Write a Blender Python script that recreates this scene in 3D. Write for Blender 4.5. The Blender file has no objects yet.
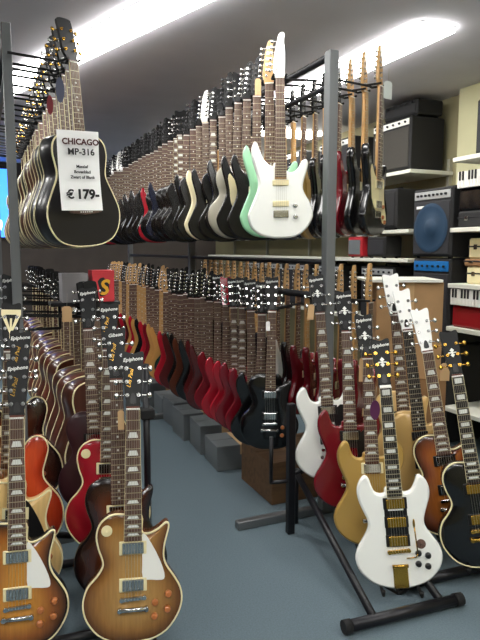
import bpy, math, random
from mathutils import Vector, Matrix
from mathutils.geometry import tessellate_polygon
random.seed(7)
scene = bpy.context.scene
C = scene.collection

# ------------------------------------------------------------------ camera
F_PX, CAM_H = 600.0, 1.4
PITCH, YAW = math.atan(70/600), math.radians(23.4)
cam_d = bpy.data.cameras.new('camera')
cam_d.sensor_fit = 'VERTICAL'; cam_d.sensor_height = 24.0; cam_d.lens = 24.0*F_PX/640.0
cam_d.clip_start = 0.05
cam = bpy.data.objects.new('camera', cam_d); C.objects.link(cam)
cam.location = (0, 0, CAM_H)
cam.rotation_euler = (math.pi/2 - PITCH, 0, -YAW)
scene.camera = cam

# ------------------------------------------------------------------ world, exposure
w = bpy.data.worlds.new('world'); scene.world = w
w.use_nodes = True
w.node_tree.nodes['Background'].inputs[0].default_value = (0.6, 0.66, 0.75, 1)
w.node_tree.nodes['Background'].inputs[1].default_value = 0.25
vs = scene.view_settings
vs.view_transform = 'Standard'; vs.look = 'None'; vs.gamma = 1.0; vs.use_curve_mapping = False
vs.exposure = 0.86
LIGHT = 13.0           # emission of the fluorescent diffusers
CEIL = 2.62

def Wp(px, py, d):
    """point seen at pixel (px,py) at horizontal distance d along the view direction"""
    u = (px-240)/F_PX; v = (320-py)/F_PX
    fw = math.cos(PITCH)+v*math.sin(PITCH); up = v*math.cos(PITCH)-math.sin(PITCH)
    r = u/fw*d
    return Vector((d*math.sin(YAW)+r*math.cos(YAW), d*math.cos(YAW)-r*math.sin(YAW), CAM_H+up/fw*d))

# ------------------------------------------------------------------ materials
def lin(h):
    h = h.lstrip('#'); o = []
    for k in (0, 2, 4):
        c = int(h[k:k+2], 16)/255.0
        o.append(c/12.92 if c <= .04045 else ((c+.055)/1.055)**2.4)
    return (*o, 1.0)
MATS = {}
def mat(name, col, rough=.5, metal=0.0, coat=0.0, noise=0.0, nscale=20.0, stretch=(1, 1, 1), bump=0.0, emit=0.0, spec=None):
    if name in MATS: return MATS[name]
    m = bpy.data.materials.new(name); m.use_nodes = True
    nt = m.node_tree; b = nt.nodes['Principled BSDF']
    c = lin(col) if isinstance(col, str) else col
    b.inputs['Base Color'].default_value = c
    b.inputs['Roughness'].default_value = rough
    b.inputs['Metallic'].default_value = metal
    b.inputs['Coat Weight'].default_value = coat
    b.inputs['Coat Roughness'].default_value = .06
    if spec is not None: b.inputs['Specular IOR Level'].default_value = spec
    if emit:
        b.inputs['Emission Color'].default_value = c
        b.inputs['Emission Strength'].default_value = emit
    if noise or bump:
        tc = nt.nodes.new('ShaderNodeTexCoord'); mp = nt.nodes.new('ShaderNodeMapping')
        mp.inputs['Scale'].default_value = stretch
        nz = nt.nodes.new('ShaderNodeTexNoise'); nz.inputs['Scale'].default_value = nscale
        nz.inputs['Detail'].default_value = 4
        nt.links.new(tc.outputs['Object'], mp.inputs[0]); nt.links.new(mp.outputs[0], nz.inputs['Vector'])
        if noise:
            cr = nt.nodes.new('ShaderNodeValToRGB')
            cr.color_ramp.elements[0].position = .3; cr.color_ramp.elements[1].position = .7
            cr.color_ramp.elements[0].color = tuple(x*(1-noise) for x in c[:3])+(1,)
            cr.color_ramp.elements[1].color = tuple(min(1, x*(1+noise)) for x in c[:3])+(1,)
            nt.links.new(nz.outputs['Fac'], cr.inputs[0]); nt.links.new(cr.outputs[0], b.inputs['Base Color'])
        if bump:
            bp = nt.nodes.new('ShaderNodeBump'); bp.inputs['Strength'].default_value = bump
            bp.inputs['Distance'].default_value = .004
            nt.links.new(nz.outputs['Fac'], bp.inputs['Height']); nt.links.new(bp.outputs[0], b.inputs['Normal'])
    MATS[name] = m
    return m
def burst(name, centre, mid, edge, rough=.22):
    """sunburst lacquer: colour runs with the painted rings of the body top"""
    if name in MATS: return MATS[name]
    m = mat(name, mid, rough, coat=.5)
    nt = m.node_tree; b = nt.nodes['Principled BSDF']
    at = nt.nodes.new('ShaderNodeAttribute'); at.attribute_name = 'burst'
    cr = nt.nodes.new('ShaderNodeValToRGB'); e = cr.color_ramp.elements
    e[0].position = .0; e[0].color = lin(centre); e[1].position = 1.0; e[1].color = lin(edge)
    x = e.new(.62); x.color = lin(mid)
    nt.links.new(at.outputs['Fac'], cr.inputs[0])
    tc = nt.nodes.new('ShaderNodeTexCoord'); mp = nt.nodes.new('ShaderNodeMapping'); mp.inputs['Scale'].default_value = (60, 1, 5)
    nz = nt.nodes.new('ShaderNodeTexNoise'); nz.inputs['Scale'].default_value = 2
    nt.links.new(tc.outputs['Object'], mp.inputs[0]); nt.links.new(mp.outputs[0], nz.inputs['Vector'])
    mx = nt.nodes.new('ShaderNodeMix'); mx.data_type = 'RGBA'; mx.blend_type = 'OVERLAY'; mx.inputs[0].default_value = .25
    nt.links.new(cr.outputs[0], mx.inputs[6]); nt.links.new(nz.outputs['Fac'], mx.inputs[7])
    nt.links.new(mx.outputs[2], b.inputs['Base Color'])
    return m
def lacq(name, col, rough=.2): return mat(name, col, rough, coat=.4)

M_chrome = mat('chrome', '#c9c9c6', .18, 1.0)
M_dkmetal = mat('dark_metal', '#4a4a4c', .45, .8)
M_gold = mat('gold_metal', '#c9a04a', .25, 1.0)
M_amber = mat('amber_knob', '#b26a38', .3, coat=.3)
M_fret = mat('fret_wire', '#c8bfa0', .35, .8)
M_rose = mat('rosewood', '#624a40', .55, noise=.35, nscale=8, stretch=(8, 8, 1))
M_ebony = mat('ebony', '#2b2421', .45, noise=.3, nscale=8, stretch=(8, 8, 1))
M_maple = mat('maple', '#c59a62', .4, noise=.15, nscale=6, stretch=(8, 8, 1))
M_mahog = mat('mahogany', '#5a2f22', .35, noise=.3, nscale=6, stretch=(8, 8, 1), coat=.2)
M_cream = mat('cream_plastic', '#e8dcae', .4)
M_white = mat('white_plastic', '#f0efe8', .35)
M_pearl = mat('pearl', '#e6e8e2', .25)
M_blackp = mat('black_plastic', '#0e0e10', .35)
M_headb = mat('headstock_black', '#0b0b0c', .45, spec=.3)
M_headw = mat('headstock_white', '#f2f2ee', .2, coat=.3)  # white faces; on the right stand the white stands in for glare
M_string = mat('string_steel', '#b9b5a6', .35, .9)
M_tube = mat('rack_black', '#15151a', .4, .2)
M_grey = mat('rack_grey', '#686b6c', .5, .15)
M_steel = mat('steel_tube', '#7d7f80', .35, .7)
M_rubber = mat('rubber', '#0c0c0d', .8)
M_paper = mat('paper', '#f4f4f2', .7)
M_ink = mat('ink', '#141414', .7)
M_inkr = mat('ink_red', '#4a1c1a', .7)
M_tag = mat('tag_card', '#c9a578', .8)

# ------------------------------------------------------------------ mesh helpers
class MB:
    def __init__(s): s.v = []; s.f = []; s.sm = []
    def add(s, vs_, fs, smooth=False):
        o = len(s.v); s.v += [tuple(x) for x in vs_]
        for f in fs: s.f.append([o+i for i in f]); s.sm.append(smooth)
    def box(s, x0, x1, y0, y1, z0, z1, M=None):
        vs_ = [Vector((x, y, z)) for x in (x0, x1) for y in (y0, y1) for z in (z0, z1)]
        if M is not None: vs_ = [M @ q for q in vs_]
        s.add(vs_, [(0, 1, 3, 2), (4, 6, 7, 5), (0, 4, 5, 1), (2, 3, 7, 6), (0, 2, 6, 4), (1, 5, 7, 3)])
    def bevbox(s, x0, x1, y0, y1, z0, z1, b=.01):
        """box with chamfered edges"""
        vs_ = []; idx = {}
        X = (x0, x1); Y = (y0, y1); Z = (z0, z1)
        for i in (0, 1):
            for j in (0, 1):
                for k in (0, 1):
                    sx = b if i == 0 else -b; sy = b if j == 0 else -b; sz = b if k == 0 else -b
                    for a, q in enumerate(((X[i], Y[j]+sy, Z[k]+sz), (X[i]+sx, Y[j], Z[k]+sz), (X[i]+sx, Y[j]+sy, Z[k]))):
                        idx[i, j, k, a] = len(vs_); vs_.append(q)
        fs = []
        for i in (0, 1): fs.append([idx[i, j, k, 0] for j, k in ((0, 0), (0, 1), (1, 1), (1, 0))])
        for j in (0, 1): fs.append([idx[i, j, k, 1] for i, k in ((0, 0), (0, 1), (1, 1), (1, 0))])
        for k in (0, 1): fs.append([idx[i, j, k, 2] for i, j in ((0, 0), (0, 1), (1, 1), (1, 0))])
        for i in (0, 1):
            for j in (0, 1): fs.append([idx[i, j, 0, 0], idx[i, j, 1, 0], idx[i, j, 1, 1], idx[i, j, 0, 1]])
        for i in (0, 1):
            for k in (0, 1): fs.append([idx[i, 0, k, 0], idx[i, 1, k, 0], idx[i, 1, k, 2], idx[i, 0, k, 2]])
        for j in (0, 1):
            for k in (0, 1): fs.append([idx[0, j, k, 1], idx[1, j, k, 1], idx[1, j, k, 2], idx[0, j, k, 2]])
        for i in (0, 1):
            for j in (0, 1):
                for k in (0, 1): fs.append([idx[i, j, k, 0], idx[i, j, k, 1], idx[i, j, k, 2]])
        s.add(vs_, fs)
    def tube(s, p0, p1, r0, r1=None, n=10, caps=True):
        p0 = Vector(p0); p1 = Vector(p1); r1 = r0 if r1 is None else r1
        d = (p1-p0).normalized(); a = d.orthogonal().normalized(); b = d.cross(a)
        vs_ = []
        for p, r in ((p0, r0), (p1, r1)):
            for k in range(n):
                t = 2*math.pi*k/n; vs_.append(p+a*(r*math.cos(t))+b*(r*math.sin(t)))
        s.add(vs_, [(k, (k+1) % n, n+(k+1) % n, n+k) for k in range(n)], True)
        if caps:
            s.add(vs_[:n], [tuple(range(n-1, -1, -1))]); s.add(vs_[n:], [tuple(range(n))])
    def path(s, pts, r, n=8):
        for a, b in zip(pts[:-1], pts[1:]): s.tube(a, b, r, n=n)
        for q in pts[1:-1]: s.ball(q, r, n)
    def ball(s, c, r, n=8, sc=(1, 1, 1)):
        vs_ = []; c = Vector(c); m = max(4, n//2+1)
        for i in range(m+1):
            ph = math.pi*i/m
            for k in range(n):
                t = 2*math.pi*k/n
                vs_.append(c+Vector((r*math.sin(ph)*math.cos(t)*sc[0], r*math.sin(ph)*math.sin(t)*sc[1], r*math.cos(ph)*sc[2])))
        s.add(vs_, [(i*n+k, i*n+(k+1) % n, (i+1)*n+(k+1) % n, (i+1)*n+k) for i in range(m) for k in range(n)], True)
    def disc(s, c, r, depth, n=16, axis=1):
        c = Vector(c); e = Vector((0, 0, 0)); e[axis] = depth
        s.tube(c, c+e, r, n=n)
    def mesh(s, name):
        me = bpy.data.meshes.new(name); me.from_pydata(s.v, [], s.f)
        me.polygons.foreach_set('use_smooth', s.sm); me.update()
        import bmesh
        bm = bmesh.new(); bm.from_mesh(me); bmesh.ops.remove_doubles(bm, verts=bm.verts, dist=1e-6)
        bmesh.ops.recalc_face_normals(bm, faces=bm.faces); bm.to_mesh(me); bm.free()
        return me
def obj(name, me, m, parent=None, M=None):
    if isinstance(me, MB): me = me.mesh(name)
    o = bpy.data.objects.new(name, me); C.objects.link(o)
    if m is not None:
        if not me.materials: me.materials.append(None)
        o.material_slots[0].link = 'OBJECT'; o.material_slots[0].material = m
    if parent is not None: o.parent = parent
    if M is not None: o.matrix_local = M
    return o
def tag(o, label, cat, group=None):
    o['label'] = label; o['category'] = cat
    if group: o['group'] = group
    return o
def thing(name, label, cat, M=None, group=None):
    o = bpy.data.objects.new(name, None); C.objects.link(o); o.empty_display_size = .1
    if M is not None: o.matrix_world = M
    return tag(o, label, cat, group)
def struct(name, mb, m):
    o = obj(name, mb, m); o['kind'] = 'structure'; return o
def T(x, y, z): return Matrix.Translation((x, y, z))
def RZ(a): return Matrix.Rotation(math.radians(a), 4, 'Z')
def RX(a): return Matrix.Rotation(math.radians(a), 4, 'X')
def RY(a): return Matrix.Rotation(math.radians(a), 4, 'Y')
MC = {}
def cached(key, fn):
    if key not in MC: MC[key] = fn()
    return MC[key]
def text_mesh(s, size, align='CENTER', shear=0.0, bold=0.0):
    """flat lettering in the XZ plane facing -Y"""
    def go():
        cu = bpy.data.curves.new('lettering', 'FONT'); cu.body = s; cu.size = size; cu.align_x = align
        cu.shear = shear; cu.offset = bold; cu.resolution_u = 3; cu.extrude = .0003
        o = bpy.data.objects.new('lettering', cu); C.objects.link(o)
        dg = bpy.context.evaluated_depsgraph_get(); dg.update()
        me = bpy.data.meshes.new_from_object(o.evaluated_get(dg))
        me.materials.clear()
        bpy.data.objects.remove(o); bpy.data.curves.remove(cu)
        me.transform(RX(90)); me.name = 'lettering'
        return me
    return cached(('text', s, size, align, shear, bold), go)

# ------------------------------------------------------------------ room
X0, X1, Y0, Y1 = -3.2, 3.55, -3.0, 9.2
def slab(name, x0, x1, y0, y1, z0, z1, m):
    b = MB(); b.box(x0, x1, y0, y1, z0, z1); return struct(name, b, m)
M_carpet = mat('carpet', '#5f6d74', .95, noise=.13, nscale=160, bump=.5, spec=.1)
nt = M_carpet.node_tree          # broad worn patches over the fine pile
nzb = nt.nodes.new('ShaderNodeTexNoise'); nzb.inputs['Scale'].default_value = 2.2
mxb = nt.nodes.new('ShaderNodeMix'); mxb.data_type = 'RGBA'; mxb.blend_type = 'OVERLAY'; mxb.inputs[0].default_value = .25
_b = nt.nodes['Principled BSDF']; _l = _b.inputs['Base Color'].links[0].from_socket
nt.links.new(_l, mxb.inputs[6]); nt.links.new(nzb.outputs['Fac'], mxb.inputs[7]); nt.links.new(mxb.outputs[2], _b.inputs['Base Color'])
M_ceil = mat('ceiling_paint', '#d0ced6', .85, noise=.04, nscale=3)
M_wall = mat('shaded_cream_wall', '#98916f', .8, noise=.05, nscale=4)  # cream darkened so the colour carries the shade behind the shelves
M_wallp = mat('lit_cream_pilaster', '#c6c39c', .8, noise=.05, nscale=4)  # lighter cream, the lit stretch of wall put into colour
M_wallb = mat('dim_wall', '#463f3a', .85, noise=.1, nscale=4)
slab('floor', X0, X1, Y0, Y1, -.1, 0, M_carpet)
slab('ceiling', X0, X1, Y0, Y1, CEIL, CEIL+.1, M_ceil)
slab('wall_right', X1, X1+.1, Y0, Y1, 0, CEIL, M_wall)
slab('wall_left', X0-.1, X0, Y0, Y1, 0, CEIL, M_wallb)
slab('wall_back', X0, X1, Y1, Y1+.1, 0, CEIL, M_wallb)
slab('wall_front', X0, X1, Y0-.1, Y0, 0, CEIL, M_wall)
slab('trim_1', 3.43, X1, 3.20, 3.70, 0, CEIL, M_wallp)          # pilaster added at the wall's shade boundary, in the lit colour

# ------------------------------------------------------------------ ceiling lights
M_lamp = mat('fluorescent_diffuser', (1, .985, .95, 1), .5, emit=LIGHT)
M_house = mat('lamp_housing', '#d8d8d6', .5)
def ceiling_light(cx, cy, L, wd, ang, label):
    t = thing('ceiling_light', label, 'ceiling light', T(cx, cy, CEIL) @ RZ(ang), 'fluorescent ceiling lights')
    b = MB(); b.box(-wd/2-.004, wd/2+.004, -L/2-.004, L/2+.004, -.006, 0)
    obj('lamp_frame', b, M_house, t)
    b = MB(); b.bevbox(-wd/2, wd/2, -L/2, L/2, -.03, -.005, .004); obj('diffuser', b, M_lamp, t)
ceiling_light(.735, 3.55, 3.9, .22, 19, 'long slanting fluorescent strip on the ceiling above the left guitar rack')
ceiling_light(2.345, 3.69, 1.96, .24, 0, 'fluorescent strip light on the ceiling above the amplifier shelves')
ceiling_light(2.35, -.6, 3.2, .24, 0, 'added unseen fluorescent strip light on the ceiling behind the viewer, right side')  # added out of view for frontal light
ceiling_light(.3, -.9, 3.2, .24, 0, 'added unseen fluorescent strip light on the ceiling behind the viewer, in the middle')  # also added unseen, lights the fronts from behind the camera
ceiling_light(-1.6, .8, 3.6, .24, 0, 'added unseen fluorescent strip light on the ceiling over the left side of the shop')  # extra strip added beside the camera, out of view
ceiling_light(2.85, 5.7, 1.0, .3, 90, 'short crosswise fluorescent light seen between the necks of the middle rack')
ceiling_light(-.45, 6.6, 3.0, .24, 0, 'added unseen fluorescent strip light on the ceiling behind the left rack')  # added out of view to lighten the far ceiling
ceiling_light(2.9, 7.6, 1.0, .3, 90, 'added hidden crosswise fluorescent light at the far end of the shop')  # added behind the necks, more light for the far ceiling
ceiling_light(-1.5, 5.0, 3.2, .24, 0, 'added unseen fluorescent strip light on the ceiling deep in the left of the shop')  # unseen strip added to light the depth of the room

# ------------------------------------------------------------------ guitar outlines (metres; x to the viewer's right, z up from the body's end)
OUT = {
 'lp': [(0, 0), (.06, .004), (.112, .03), (.148, .078), (.163, .125), (.158, .17), (.135, .212), (.113, .245), (.103, .275), (.104, .31), (.112, .345), (.119, .372), (.118, .388), (.106, .390), (.085, .373), (.06, .36), (.04, .358), (.03, .37), (.028, .42),
        (-.028, .425), (-.06, .427), (-.09, .415), (-.112, .39), (-.12, .355), (-.113, .315), (-.101, .28), (-.1, .255), (-.118, .225), (-.145, .195), (-.16, .16), (-.163, .122), (-.15, .078), (-.113, .03), (-.06, .004)],
 'sg': [(0, -.004), (.05, 0), (.105, .02), (.15, .065), (.164, .112), (.154, .155), (.128, .195), (.108, .23), (.107, .26), (.12, .3), (.132, .335), (.135, .368), (.126, .4), (.108, .42), (.094, .418), (.084, .395), (.07, .37), (.052, .36), (.034, .362), (.028, .38),
        (-.028, .38), (-.036, .36), (-.056, .358), (-.074, .37), (-.084, .395), (-.092, .422), (-.108, .43), (-.128, .408), (-.139, .375), (-.136, .335), (-.122, .295), (-.107, .255), (-.11, .225), (-.13, .19), (-.155, .15), (-.165, .11), (-.15, .063), (-.105, .02), (-.05, 0)],
 'st': [(0, 0), (.07, .006), (.125, .04), (.158, .09), (.162, .125), (.148, .175), (.122, .22), (.113, .25), (.12, .29), (.134, .335), (.14, .37), (.128, .388), (.11, .378), (.094, .35), (.07, .328), (.04, .325), (.03, .34), (.028, .37),
        (-.028, .37), (-.032, .355), (-.055, .36), (-.08, .385), (-.1, .43), (-.113, .465), (-.127, .47), (-.14, .44), (-.14, .4), (-.124, .34), (-.11, .28), (-.115, .235), (-.138, .18), (-.16, .13), (-.164, .1), (-.145, .05), (-.1, .014), (-.05, .002)],
 'dr': [(0, 0), (.08, .006), (.145, .03), (.185, .08), (.2, .14), (.192, .19), (.165, .25), (.14, .3), (.132, .335), (.14, .38), (.146, .42), (.138, .465), (.11, .495), (.06, .508), (.025, .51),
        (-.025, .51), (-.06, .508), (-.11, .495), (-.138, .465), (-.146, .42), (-.14, .38), (-.132, .335), (-.14, .3), (-.165, .25), (-.192, .19), (-.2, .14), (-.185, .08), (-.145, .03), (-.08, .006)],
 'es': [(0, 0), (.08, .005), (.15, .035), (.193, .09), (.205, .15), (.19, .21), (.155, .255), (.13, .29), (.127, .325), (.138, .37), (.144, .41), (.13, .445), (.1, .458), (.07, .445), (.045, .41), (.03, .4), (.028, .42),
        (-.028, .42), (-.03, .4), (-.045, .41), (-.07, .445), (-.1, .458), (-.13, .445), (-.144, .41), (-.138, .37), (-.127, .325), (-.13, .29), (-.155, .255), (-.19, .21), (-.205, .15), (-.193, .09), (-.15, .035), (-.08, .005)],
}
SPEC = {  # thickness, dome, bevel, bridge z, nut z, fretboard end z, headstock kind, neck heel z
 'lp': (.05, .010, .004, .150, .775, .345, 'book', .40),
 'sg': (.036, 0, .008, .140, .765, .345, 'book', .355),
 'st': (.044, 0, .009, .125, .770, .300, 'inline', .35),
 'dr': (.105, 0, .003, .165, .812, .395, 'dread', .50),
 'es': (.046, .012, .003, .150, .785, .350, 'book', .40),
}
def catmull(pts, sub=3):
    n = len(pts); out = []
    for i in range(n):
        p0, p1, p2, p3 = (Vector(pts[(i+k-1) % n]) for k in range(4))
        for j in range(sub):
            t = j/sub
            out.append(.5*((2*p1)+(p2-p0)*t+(2*p0-5*p1+4*p2-p3)*t*t+(3*p1-p0-3*p2+p3)*t**3))
    return out
def normals2(pts):
    n = len(pts); o = []
    for i in range(n):
        d = pts[(i+1) % n]-pts[i-1]
        if d.length < 1e-9: d = Vector((1, 0))
        d.normalize(); o.append(Vector((d.y, -d.x)))
    return o                # outward for anticlockwise outlines
def body_mesh(kind, hi):
    t, dome, bev = SPEC[kind][:3]
    pts = catmull(OUT[kind], 3 if hi else 2); n = len(pts); nr = normals2(pts)
    rings = [(bev, t), (0, t-bev), (0, bev), (bev, 0)]
    v = []; bu = []
    for ins, y in rings:
        for p, q in zip(pts, nr): v.append((p.x-q.x*ins, y, p.y-q.y*ins)); bu.append(1.0)
    f = []; sm = []
    for r in range(len(rings)-1):
        for k in range(n): f.append((r*n+k, r*n+(k+1) % n, (r+1)*n+(k+1) % n, (r+1)*n+k)); sm.append(True)
    tri = tessellate_polygon([[Vector((v[3*n+k][0], v[3*n+k][2], 0)) for k in range(n)]])
    for a_ in tri: f.append(tuple(a_)); sm.append(False)
    if dome:
        last = (len(rings)-1)*n
        for tt in (.1, .22, .38, .58, .8):
            base = len(v)
            for k in range(n):
                x, y, z = v[3*n+k]
                az = min(max(z, .13), .29)
                v.append((x*(1-tt), -dome*math.sin(min(1, tt*1.7)*math.pi/2), z+(az-z)*tt)); bu.append(1-min(1, tt*1.25))
            for k in range(n): f.append((last+k, last+(k+1) % n, base+(k+1) % n, base+k)); sm.append(True)
            last = base
        f.append(tuple(range(last+n-1, last-1, -1))); sm.append(True)
    else:
        for a_ in tri: f.append(tuple(3*n+q for q in reversed(a_))); sm.append(False)
    me = bpy.data.meshes.new('body'); me.from_pydata(v, [], f)
    me.polygons.foreach_set('use_smooth', sm)
    a = me.attributes.new('burst', 'FLOAT', 'POINT'); a.data.foreach_set('value', bu)
    import bmesh
    bm = bmesh.new(); bm.from_mesh(me); bmesh.ops.recalc_face_normals(bm, faces=bm.faces); bm.to_mesh(me); bm.free()
    me.update(); return me
def binding_mesh(kind, rear=False):
    t = SPEC[kind][0]
    pts = catmull(OUT[kind], 3); n = len(pts); nr = normals2(pts); b = MB(); v = []
    prof = [(-.0012, .006), (-.0012, -.0006), (.004, -.0012), (.0045, .002)]
    if rear: prof = [(-.0012, t-.007), (-.0012, t+.0006), (.004, t+.0012), (.0045, t-.002)]
    for ins, y in prof:
        for p, q in zip(pts, nr): v.append((p.x-q.x*ins, y, p.y-q.y*ins))
    b.add(v, [(r*n+k, r*n+(k+1) % n, (r+1)*n+(k+1) % n, (r+1)*n+k) for r in range(3) for k in range(n)], True)
    return b.mesh('binding')
def plate(outline, y0, y1, sub=2):
    """thin plate from an outline, front at y0"""
    pts = catmull(outline, sub); n = len(pts); b = MB()
    v = [(p.x, y, p.y) for y in (y0, y1) for p in pts]
    b.add(v, [tuple(range(n-1, -1, -1)), tuple(range(n, 2*n))]+[(k, (k+1) % n, n+(k+1) % n, n+k) for k in range(n)])
    return b
def neck_mesh(kind):
    t, dome, bev, zb, zn, zf, hk, zh = SPEC[kind]; b = MB(); n = 7; v = []; fy = -dome-.006
    for z, hw, th in ((zh-.06, .029, .024+dome), (zh, .028, .024+dome), (zh+.03, .0265, .022), (zn-.03, .0215, .019), (zn+.01, .0215, .020)):
        for k in range(n):
            a = math.pi*k/(n-1); v.append((hw*math.cos(a), fy+th*math.sin(a)*1.0+(0.0), z))
    b.add(v, [(r*n+k, r*n+k+1, (r+1)*n+k+1, (r+1)*n+k) for r in range(4) for k in range(n-1)], True)
    b.add(v, [(r*n, (r+1)*n, (r+1)*n+n-1, r*n+n-1) for r in range(4)])
    b.add(v, [tuple(range(n)), tuple(range(4*n, 5*n))])
    return b.mesh('neck')
def fb_mesh(kind):
    t, dome, bev, zb, zn, zf, hk, zh = SPEC[kind]; fy = -dome-.006; b = MB()
    v = [(s*hw, y, z) for z, hw in ((zf, .0285), (zn, .0215)) for s, y in ((-1, fy), (-1, fy-.005), (-.5, fy-.0065), (.5, fy-.0065), (1, fy-.005), (1, fy))]
    b.add(v, [(k, k+1, 7+k, 6+k) for k in range(5)]+[(0, 6, 11, 5), (0, 1, 2, 3, 4, 5), (6, 7, 8, 9, 10, 11)])
    return b.mesh('fretboard')
def fretpos(kind, k):
    zb, zn = SPEC[kind][3:5]; return zn-(zn-zb)*(1-2**(-k/12))
def hw_at(kind, z):
    zn, zf = SPEC[kind][4], SPEC[kind][5]; return .0285+(.0215-.0285)*(z-zf)/(zn-zf)
def frets_mesh(kind):
    dome = SPEC[kind][1]; fy = -dome-.006; b = MB(); zf = SPEC[kind][5]
    for k in range(1, 23):
        z = fretpos(kind, k)
        if z < zf+.003: break
        h = hw_at(kind, z)-.0006; b.box(-h, h, fy-.0078, fy-.004, z-.0011, z+.0011)
    return b.mesh('frets')
INL = (1, 3, 5, 7, 9, 12, 15, 17, 19, 21)
def inlay_mesh(kind, k, style):
    dome = SPEC[kind][1]; fy = -dome-.006-.0068; b = MB()
    z1 = fretpos(kind, k-1); z0 = fretpos(kind, k); m = (z1+z0)/2; h = hw_at(kind, m); g = (z1-z0)
    if style == 'dot':
        b.disc((0, fy-.0004, m), .0042, .002, 10)
    else:
        a, c = (.72, .52) if style == 'trap' else (.66, .66)
        v = [(-h*a, z0+g*.2), (h*a, z0+g*.2), (h*c, z1-g*.2), (-h*c, z1-g*.2)]
        b.add([(x, fy-.0004, z) for x, z in v]+[(x, fy+.0012, z) for x, z in v], [(0, 1, 2, 3), (7, 6, 5, 4), (0, 4, 5, 1), (1, 5, 6, 2), (2, 6, 7, 3), (3, 7, 4, 0)])
    return b.mesh('inlay')
HEAD = {
 'book': [(-.0215, 0), (-.0225, .025), (-.028, .05), (-.0315, .1), (-.034, .15), (-.0365, .18), (-.032, .192), (-.018, .19), (0, .184), (.018, .19), (.032, .192), (.0365, .18), (.034, .15), (.0315, .1), (.028, .05), (.0225, .025), (.0215, 0)],
 'dread': [(-.0215, 0), (-.028, .025), (-.037, .05), (-.037, .11), (-.037, .18), (-.03, .196), (0, .2), (.03, .196), (.037, .18), (.037, .11), (.037, .05), (.028, .025), (.0215, 0)],
 'inline': [(-.0215, 0), (-.027, .02), (-.032, .04), (-.028, .08), (-.02, .13), (-.01, .175), (.0, .205), (.018, .213), (.026, .2), (.022, .17), (.027, .12), (.026, .06), (.0235, .03), (.0215, 0)],
}
HTILT = {'book': 13, 'dread': 13, 'inline': 2}
TUN = {
 'book': [(s, .045+.045*k) for s in (-1, 1) for k in range(3)],
 'dread': [(s, .055+.045*k) for s in (-1, 1) for k in range(3)],
 'inline': [(-1, .038+.027*k) for k in range(6)],
}
def tuner_mesh(hk, s):
    b = MB()
    e = .016 if hk != 'inline' else .012
    b.tube((0, -.012, 0), (0, -.001, 0), .0035, n=8); b.disc((0, -.003, 0), .0068, .003, 10)
    b.tube((0, .014, 0), (s*(e+.012), .014, 0), .0025, n=6)
    b.ball((s*(e+.02), .014, 0), .0095, 8, (.9, .6, 1.1))
    b.box(-.008, .008, .010, .018, -.009, .009)
    return b.mesh('tuner')
def strings_mesh(kind):
    t, dome, bev, zb, zn, zf, hk, zh = SPEC[kind]; fy = -dome-.006; b = MB()
    for k in range(6):
        x = -.5+k/5
        b.tube((x*.052, fy-.013, zb), (x*.035, fy-.0105, zn+.004), .0006, n=3, caps=False)
    return b.mesh('strings')
PG = {
 'lp': [(.03, .36), (.045, .352), (.075, .30), (.098, .245), (.104, .215), (.095, .205), (.06, .208), (.032, .215), (.03, .26), (.03, .31)],
 'sg': [(-.03, .318), (.03, .318), (.06, .34), (.085, .33), (.09, .29), (.085, .23), (.07, .19), (.04, .17), (.028, .15), (.028, .21), (.028, .26), (-.03, .27)],
 'st': [(-.03, .31), (-.06, .33), (-.09, .37), (-.1, .34), (-.09, .28), (-.08, .2), (-.03, .14), (.03, .13), (.08, .075), (.125, .07), (.125, .115), (.1, .17), (.085, .25), (.09, .3), (.06, .31), (.03, .315)],
 'dr': [(.045, .395), (.075, .36), (.09, .29), (.06, .26), (.03, .27), (.045, .30)],
}
def pickup_ring(): 
    b = MB(); b.bevbox(-.045, .045, -.005, .002, -.0225, .0225, .002); return b.mesh('pickup_ring')
def pickup_cover():
    b = MB(); b.bevbox(-.0345, .0345, -.009, .002, -.0185, .0185, .002)
    for k in range(6): b.disc((-.026+.0104*k, -.0102, -.008), .0024, .002, 6)
    return b.mesh('pickup')
def p90_cover():
    b = MB(); b.bevbox(-.041, .041, -.007, .002, -.014, .014, .003); return b.mesh('pickup')
def knob_mesh():
    b = MB(); b.tube((0, 0, 0), (0, -.011, 0), .0125, .0095, n=14); b.tube((0, -.011, 0), (0, -.0125, 0), .0095, .006, n=14); return b.mesh('knob')
def bridge_mesh():
    b = MB(); b.bevbox(-.042, .042, -.010, .0, -.006, .006, .002)
    for k in range(6): b.box(-.0325+.0115*k, -.0245+.0115*k, -.0125, -.009, -.005, .005)
    for s in (-1, 1): b.disc((s*.037, -.013, 0), .007, .014, 10)
    return b.mesh('bridge')
def tail_mesh():
    b = MB(); b.tube((-.045, -.009, 0), (.045, -.009, 0), .008, n=10)
    for s in (-1, 1): b.disc((s*.043, -.016, 0), .008, .016, 10)
    return b.mesh('tailpiece')
def strat_bridge():
    b = MB(); b.bevbox(-.038, .038, -.007, .001, -.024, .012, .002)
    for k in range(6): b.box(-.031+.0105*k, -.023+.0105*k, -.012, -.006, -.018, .006)
    return b.mesh('bridge')
def acoustic_bridge():
    b = plate([(-.085, .012), (-.05, .012), (-.03, .016), (.03, .016), (.05, .012), (.085, .012), (.085, -.008), (.04, -.014), (0, -.018), (-.04, -.014), (-.085, -.008)], -.008, .001)
    return b.mesh('bridge')
def saddle_mesh():
    b = MB(); b.box(-.037, .037, -.0115, -.006, .002, .005)
    for k in range(6): b.disc((-.03+.012*k, -.0115, -.006), .003, .004, 8)
    return b.mesh('saddle')
def toggle_mesh():
    b = MB(); b.disc((0, -.003, 0), .018, .004, 18); b.tube((0, -.003, 0), (.001, -.02, .004), .003, .0045, n=8); return b.mesh('toggle_switch')
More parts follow.
